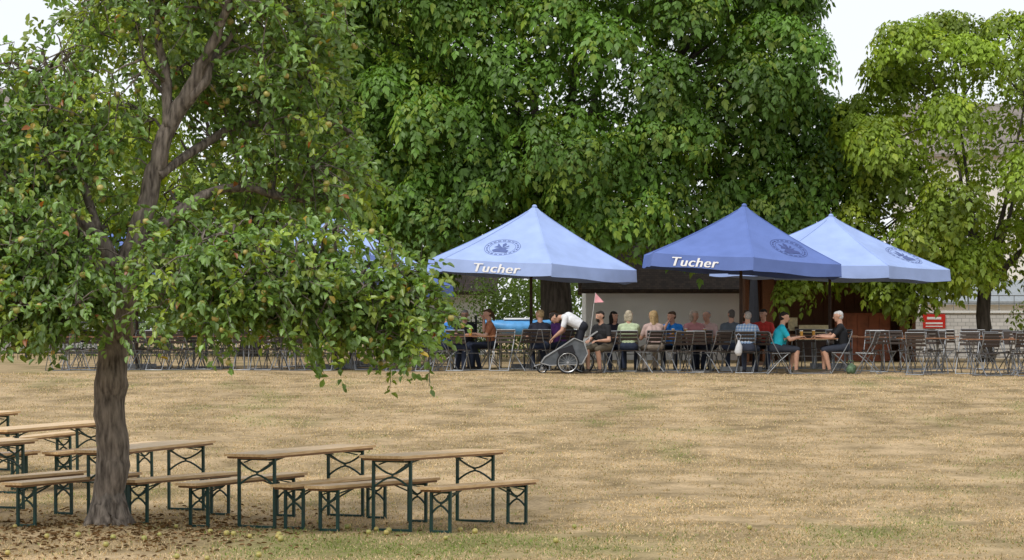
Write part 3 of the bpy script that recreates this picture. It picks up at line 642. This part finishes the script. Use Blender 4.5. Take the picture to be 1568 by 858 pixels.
def person(name,x,y,face,pose='sit',shirt=(.1,.1,.1),pants=(.03,.04,.07),hair=(.06,.035,.02),skin=(.52,.30,.21),lean=8,yaw=0,pitch=.1,arms='table',hairst='short',longpants=True,longsl=False,bulk=1.,beard=False,glasses=False,sc_=1.,targets=None):
    prim=[]
    def cp(p,q,r1,r2,lab): prim.append((Vector(p),Vector(q),r1,r2,lab))
    a=R(lean); dr=Vector((0,math.sin(a),math.cos(a))); X=Vector((1,0,0)); fw=Vector((0,math.cos(a),-math.sin(a)))
    if pose=='sit': P=Vector((0,-.06,.575))
    else: P=Vector((0,-.12,.97))
    C=P+dr*.32;N=P+dr*.50; B=bulk
    cp(P-X*.085,P+X*.085,.118*B,.118*B,1)
    for s in(-1,0,1):
        cp(P+dr*.07+X*s*.072,C+X*s*.085,.108*B,.112*B,0); cp(C+X*s*.085,N-dr*.09+X*s*.09,.112*B,.082,0)
    if pose!='sit': cp(P+dr*.12-fw*.03,P+dr*.36-fw*.05,.11,.11,0)
    if B>1.03: cp(P+dr*.12+fw*.05,P+dr*.2+fw*.06,.12*B,.11*B,0)
    cp(N-dr*.075-X*.14,N-dr*.075+X*.14,.068,.068,0); cp(N-dr*.06-X*.06,N-dr*.06+X*.06,.07,.07,0)
    up=Vector((0,math.sin(a*.5),math.cos(a*.5))) if pose=='sit' else Vector((0,.97,-.15)).normalized()
    Hc=N+up*.150+(Vector((0,.022,0)) if pose=='sit' else Vector((0,0,-.02)))
    yw=R(yaw); f=Vector((math.sin(yw),math.cos(yw),-pitch)).normalized() if pose=='sit' else Vector((0,.25,-.97)).normalized()
    hu=(up-f*up.dot(f)).normalized(); hr=f.cross(hu)
    cp(N-dr*.05,Hc-hu*.05-f*.02,.060,.054,2)
    cp(Hc+hu*.03-f*.03,Hc+hu*.032+f*.022,.078,.074,2); cp(Hc+f*.035,Hc-hu*.07+f*.045,.062,.038,2); cp(Hc-hu*.02,Hc-hu*.065+f*.02,.062,.048,2)
    cp(Hc+f*.090+hu*.012,Hc+f*.108-hu*.022,.010,.014,2)
    for s in(-1,1): cp(Hc+hr*s*.075+hu*.015-f*.005,Hc+hr*s*.073-hu*.02,.013,.009,2)
    if hairst!='bald': cp(Hc+hu*.050-f*.035,Hc+hu*.056+f*.024,.079,.064,3)
    cp(Hc+hu*.0-f*.045,Hc+hu*.04-f*.035,.070,.075,3)
    if hairst=='long':
        for s in(-1,0,1): cp(Hc-f*.045+hr*s*.04,Hc-f*.055-hu*.18+hr*s*.05,.06,.04,3)
        for s in(-1,1): cp(Hc+hr*s*.06+hu*.03,Hc+hr*s*.062-hu*.12,.035,.028,3)
    if hairst=='bob':
        for s in(-1,0,1): cp(Hc-f*.04+hr*s*.045,Hc-f*.04-hu*.08+hr*s*.05,.06,.05,3)
    if hairst=='pony': cp(Hc-f*.11+hu*.02,Hc-f*.13-hu*.14,.035,.02,3)
    if beard: cp(Hc-hu*.06+f*.055,Hc-hu*.085+f*.048,.043,.034,3)
    post=MB()
    for s in(-1,1):
        q=Hc+hr*s*.031+f*.088+hu*.012; post.capsule(q-hr*.005,q+hr*.005,.0065,.0065,0,8); post.capsule(q+f*.004,q+f*.0045,.0045,.0045,1,8)
        post.capsule(q+hu*.020-hr*.013+f*.003,q+hu*.020+hr*.013+f*.003,.004,.004,3,6)
    q=Hc-hu*.052+f*.084; post.capsule(q-hr*.018,q+hr*.018,.006,.006,2,6)
    if glasses:
        for s in(-1,1):
            c=Hc+hr*s*.034+f*.108+hu*.012; post.tube([c+hr*(.024*math.cos(t))+hu*(.018*math.sin(t)) for t in np.linspace(0,6.2832,13)],.003,5,1,False); post.bar(c+hr*s*.024,Hc+hr*s*.078+hu*.012,.004,.004,1)
    for i,s in enumerate((-1,1)):
        S=N-dr*.085+X*s*.172
        if targets: tg=Vector(targets[i])
        elif arms=='table': tg=Vector((s*.13,P.y+.43+.05*s,.80))
        elif arms=='chin': tg=Vector((s*.12,P.y+.40,.80)) if s<0 else Hc-hu*.11+f*.10
        elif arms=='knee': tg=Vector((s*.13,P.y+.38,.70))
        else: tg=Vector((s*.09,P.y+.27,.73))
        E,Wr=ik(S,tg,.285,.25,(s*.6,-.5,-.7) if pose=='sit' else (s*.3,-.6,.6))
        cp(S,E,.050*B,.040,2 if not longsl else 0); cp(S,S.lerp(E,1. if longsl else .62),.064*B,.055 if not longsl else .05,0)
        fa=E.lerp(Wr,.35); cp(E,fa,.040,.041,2 if not longsl else 0); cp(fa,Wr,.040,.025,2)
        if longsl: cp(E,E.lerp(Wr,.9),.047,.036,0)
        hd=(Wr-E).normalized(); hd=(hd+Vector((0,.35,-.1 if pose=='sit' else -.5))).normalized(); sd_=hd.cross(Vector((0,0,1)))
        sd_=sd_.normalized() if sd_.length>.1 else Vector((1,0,0)); pn=sd_.cross(hd).normalized()
        if pn.z>0: pn=-pn
        for k in(-.024,0,.024): cp(Wr+sd_*k*.5,Wr+hd*.085+sd_*k,.016,.015,2)
        for k,(o_,ln) in enumerate(((-.034,.062),(-.012,.078),(.011,.084),(.033,.072))):
            b0=Wr+hd*.08+sd_*o_*(-s); d1=(hd+pn*.25).normalized();d2=(hd+pn*.9).normalized(); m1=b0+d1*ln*.5;m2=m1+d2*ln*.5
            post.capsule(b0,m1,.0095,.0085,4,6);post.capsule(m1,m2,.0085,.007,4,6)
        t0=Wr+hd*.03+X*(-s)*.02; t1=t0+(hd*.6+X*(-s)*.7).normalized()*.04; t2=t1+(hd*.9+X*(-s)*.25+pn*.2).normalized()*.032
        post.capsule(t0,t1,.012,.0105,4,6);post.capsule(t1,t2,.0105,.008,4,6)
    for s in(-1,1):
        Hp=P+X*s*.088-Vector((0,0,.01))
        if pose=='sit': An=Vector((s*.12,P.y+.36+.05*s,.10)); pole=(s*.1,.6,1)
        else: An=Vector((s*.13,.0+.10*s,.10)); pole=(0,1,0)
        K,An=ik(Hp,An,.44,.44,pole)
        if pose=='sit': K.z=min(K.z,.56)
        cp(Hp,K,.088*B,.060,1); lg=1 if longpants else 2
        if not longpants: cp(Hp,Hp.lerp(K,.85),.09*B,.076,1)
        cf=K.lerp(An,.3)+Vector((0,-.015,0)); cp(K,cf,.056,.056,lg); cp(cf,An,.056 if not longpants else .06,.036 if not longpants else .05,lg)
        cp(An,An-Vector((0,.03,.04)),.038,.040,4); cp(An+Vector((0,-.03,-.055)),An+Vector((s*.02,.13,-.066)),.042,.033,4)
    body=MB()
    for (p,q,r1,r2,lab) in prim: body.capsule(p,q,r1,r2,0,14)
    me=body.mesh('tmp',[],False); ob=lnk(bpy.data.objects.new('tmp',me)); md=ob.modifiers.new('r','REMESH'); md.mode='VOXEL'; md.voxel_size=.0095
    sm=ob.modifiers.new('s','SMOOTH'); sm.iterations=3; sm.factor=.5
    dg=bpy.context.evaluated_depsgraph_get(); nm=bpy.data.meshes.new_from_object(ob.evaluated_get(dg)); bpy.data.objects.remove(ob)
    npoly=len(nm.polygons);Cc=np.empty(npoly*3);nm.polygons.foreach_get('center',Cc);Cc=Cc.reshape(-1,3)
    best=np.full(npoly,9.);lab=np.zeros(npoly,int)
    for (p,q,r1,r2,lb) in prim:
        p=np.array(p);q=np.array(q);d=q-p;L2=max(d@d,1e-8);t=np.clip(((Cc-p)@d)/L2,0,1);dist=np.linalg.norm(Cc-(p+t[:,None]*d),axis=1)-(r1+(r2-r1)*t)
        k=dist<best;best[k]=dist[k];lab[k]=lb
    for mm in (cm('shirt',shirt),cm('trousers',pants),cm('skin',skin),cm('hair',hair),cm('shoes',(.04,.035,.03) if longpants else (.10,.08,.06)),EYEW,EYED,LIP): nm.materials.append(mm)
    nm.polygons.foreach_set('material_index',lab.astype(np.int32)); nm.polygons.foreach_set('use_smooth',[True]*npoly); nm.update()
    pm=post.mesh('tmp2',[],True); mp={0:5,1:6,2:7,3:3,4:2}
    import bmesh
    bmm=bmesh.new(); bmm.from_mesh(nm); n0=len(bmm.faces); bmm.from_mesh(pm); bmm.faces.ensure_lookup_table()
    for i in range(n0,len(bmm.faces)): bmm.faces[i].material_index=mp[post.m[i-n0]]; bmm.faces[i].smooth=True
    bmm.to_mesh(nm); bmm.free()
    if pose=='sit': putc(x,y,face)
    x,y=gp(x,y)
    o=lnk(bpy.data.objects.new(name,nm)); o.location=(x,y,g1(x,y)-.02 if pose=='sit' else g1(x,y)); o.rotation_euler[2]=R(face); o.scale=(sc_,)*3
    return o
G=(.30,.29,.28);BL=(.36,.25,.12);BR=(.07,.04,.02);DK=(.02,.015,.012)
person('seated_man',-1.42,31.0,-80,shirt=(.05,.22,.60),hair=BR,bulk=1.05)
person('seated_man',-1.06,32.1,175,shirt=(.015,.015,.018),hair=G,glasses=True,bulk=1.12)
person('seated_woman',-.50,31.6,100,shirt=(.40,.16,.08),hair=BR,hairst='pony',arms='chin')
person('seated_woman',.60,30.4,5,shirt=(.02,.022,.035),hair=BL,hairst='short',lean=14,yaw=-35)
person('seated_woman',1.02,31.2,60,shirt=(.14,.05,.22),hair=BR,hairst='long',lean=16)
person('bending_person',1.36,29.75,90,pose='bend',shirt=(.74,.74,.75),pants=(.02,.022,.03),hair=DK,lean=63,targets=[(-.12,.50,.74),(.14,.46,.76)])
person('seated_man',1.88,29.45,140,shirt=(.018,.018,.02),pants=(.12,.10,.07),hair=DK,beard=True,arms='knee',lean=14,longpants=False,yaw=10,bulk=1.08)
person('seated_woman',2.27,31.75,185,shirt=(.02,.02,.03),hair=DK,hairst='long',yaw=-30,lean=14)
person('seated_woman',2.50,30.4,-8,shirt=(.46,.54,.34),hair=(.42,.36,.26),hairst='bob',bulk=1.08,yaw=20)
person('seated_woman',3.02,30.25,14,shirt=(.50,.36,.32),pants=(.3,.25,.2),hair=BL,hairst='long',yaw=-30,lean=12)
person('seated_man',3.60,31.75,160,shirt=(.02,.20,.62),hair=BR,bulk=1.1,yaw=35,arms='chin',lean=18)
person('seated_woman',4.05,31.7,195,shirt=(.55,.25,.25),hair=(.40,.33,.26),hairst='bob',yaw=-40)
person('seated_man',4.40,31.85,155,shirt=(.60,.42,.38),hair=G,hairst='bald',yaw=20,lean=16)
person('seated_man',4.70,30.5,-15,shirt=(.10,.12,.14),hair=(.10,.09,.08),yaw=-30,lean=4)
person('seated_man',4.84,29.3,-18,shirt='plaid',pants=(.05,.06,.09),hair=(.34,.31,.28),hairst='bald',bulk=1.14,yaw=-25,lean=10)
person('seated_man',5.60,31.7,170,shirt=(.45,.04,.03),hair=DK,yaw=25)
person('seated_woman',5.25,31.85,186,shirt=(.30,.05,.05),hair=BR,hairst='bob',lean=16,yaw=-15)
person('seated_man',5.44,29.0,-88,shirt=(.02,.42,.55),pants=(.035,.04,.055),hair=DK,longpants=False,lean=16,bulk=1.14)
person('seated_man',6.72,29.05,88,shirt=(.012,.013,.016),pants=(.03,.035,.05),hair=(.50,.49,.48),longpants=False,lean=10,bulk=1.10,targets=[(-.14,.44,.80),(.13,.48,.82)])
b=MB()
for (x,y) in [(5.9,29.0),(6.2,29.25),(2.5,31.0),(2.9,31.1),(3.5,30.9),(3.8,31.1),(4.2,31.0),(4.9,31.0),(5.3,31.1),(-.9,30.9)]:
    x,y=gp(x,y); z=g1(x,y)+.755; b.tube([(x,y,z),(x,y,z+.15)],[.03,.036],10,0); b.tube([(x,y,z+.15),(x,y,z+.165)],[.036,.036],10,1)
b.obj('beer_glasses',[mat('beer',(.5,.25,.04),.15,spec=.6),mat('foam',(.8,.78,.7),.9)])
# ------------------------------------------------------------ bicycle trailer
tx_,ty_=gp(1.05,28.95); e=empty('child_bike_trailer',(tx_,ty_,g1(tx_,ty_)))
RUB=mat('tyre_rubber',(.02,.02,.02),.9);FAB=mat('grey_fabric',(.10,.11,.12),.85,var=.2);ALU=mat('aluminium',(.45,.46,.47),.35,metal=.8)
def wheel(cx,cy,r,name,sp=14):
    b=MB(); pts=[(cx+r*math.cos(t),cy,r+.01+r*math.sin(t)) for t in np.linspace(0,6.2832,29)]; b.tube(pts,.017,7,0,False)
    pts=[(cx+r*.9*math.cos(t),cy,r+.01+r*.9*math.sin(t)) for t in np.linspace(0,6.2832,29)]; b.tube(pts,.010,6,1,False)
    for k in range(sp): a=k*6.2832/sp; b.bar((cx,cy,r+.01),(cx+r*.9*math.cos(a),cy,r+.01+r*.9*math.sin(a)),.004,.004,1)
    b.tube([(cx,cy-.035,r+.01),(cx,cy+.035,r+.01)],.025,8,1); b.obj(name,[RUB,ALU],e)
wheel(.08,-.36,.22,'wheel_near');wheel(.42,.30,.22,'wheel_far');wheel(-.45,0,.10,'front_wheel',8)
b=MB()
side=[(-.48,.22),(-.30,.17),(.38,.20),(.50,.42),(.42,.66),(.22,.74),(-.05,.56),(-.40,.34)]
for s in(-1,1):
    y=s*.3; vs=[(x,y,z) for x,z in side]; b.add(vs,[tuple(range(8)) if s>0 else tuple(range(7,-1,-1))],0)
nn=len(side)
for i in range(nn):
    j=(i+1)%nn; A=side[i];B=side[j]; m=1 if i==6 else 0
    b.add([(A[0],-.3,A[1]),(B[0],-.3,B[1]),(B[0],.3,B[1]),(A[0],.3,A[1])],[(0,1,2,3)],m)
b.obj('cabin',[FAB,mat('silver_cover',(.35,.36,.38),.5)],e)
b=MB()
for s in(-1,1):
    y=s*.315; P=[(x,y,z) for x,z in side]; 
    for i in range(nn): b.bar(P[i],P[(i+1)%nn],.018,.018,0)
    b.bar((.42,y,.68),(.70,y,.88),.02,.02,0); b.bar((-.48,y*.6,.2),(-.62,y*.2,.15),.02,.02,0)
b.bar((.70,-.315,.88),(.70,.315,.88),.025,.025,0); b.bar((.08,-.36,.23),(.08,.36,.23),.02,.02,0)
b.box((.05,-.306,.46),(.34,.012,.18),1,Matrix.Rotation(R(-20),3,'Y'))
b.obj('frame',[ALU,mat('dark_window',(.02,.02,.025),.3)],e)
b=MB(); b.bar((.5,.3,.3),(.68,.3,1.70),.007,.007,0); b.add([(.68,.3,1.70),(.86,.3,1.50),(.65,.3,1.49)],[(0,1,2)],1); b.add([(.68,.302,1.70),(.65,.302,1.49),(.86,.302,1.50)],[(0,1,2)],1)
b.obj('safety_flag',[mat('white_fibreglass',(.7,.7,.7),.5),mat('pink_flag',(.80,.38,.42),.7)],e)
b=MB(); b.tube([(0,0,.33),(.01,0,.27),(0.01,0,.2),(-.01,0,.08),(0,0,0)],[.015,.04,.07,.085,.05],10,0); b.tube([(-.02,0,.31),(-.05,0,.42),(0,0,.47),(.05,0,.42),(.02,0,.31)],.006,5,0)
bx,by=gp(4.62,29.0); b.obj('plastic_bag',[mat('white_plastic',(.65,.66,.68),.5,var=.1,bump=.8)],None,True,(bx,by,g1(bx,by)+.38))
b=MB(); b.tube([(0,0,0),(0,0,.08),(.02,0,.17),(0,0,.22)],[.08,.11,.09,.02],10,0); b.tube([(-.05,0,.2),(-.05,0,.28),(.05,0,.28),(.05,0,.2)],.01,5,0)
bx,by=gp(6.85,28.75); b.obj('shopping_bag',[mat('green_bag',(.10,.16,.09),.7,var=.6,scale=15,bump=.8)],None,True,(bx,by,g1(bx,by)))
b=MB(); vs=[];fs=[]
for i in range(9):
    t=i/8; x=-.8+1.6*t; w_=.28*math.sin(math.pi*min(max(t,.04),.96))**.6; 
    for k in range(8): a=6.2832*k/8; vs.append((x,w_*math.cos(a),.15+w_*.7*math.sin(a)+.15*(2*t-1)**2))
for i in range(8):
    for k in range(8): fs.append((i*8+k,i*8+(k+1)%8,(i+1)*8+(k+1)%8,(i+1)*8+k))
b.add(vs,fs,0); b.box((0,0,.37),(.7,.2,.05),1); b.box((-.6,.0,-.42),(.06,.06,1.0),1); b.box((.6,.0,-.42),(.06,.06,1.0),1)
b.obj('toy_boat',[mat('blue_plastic',(.10,.32,.62),.4),WHITE],None,True,(.15,69.0,g1(0,69)+.75))
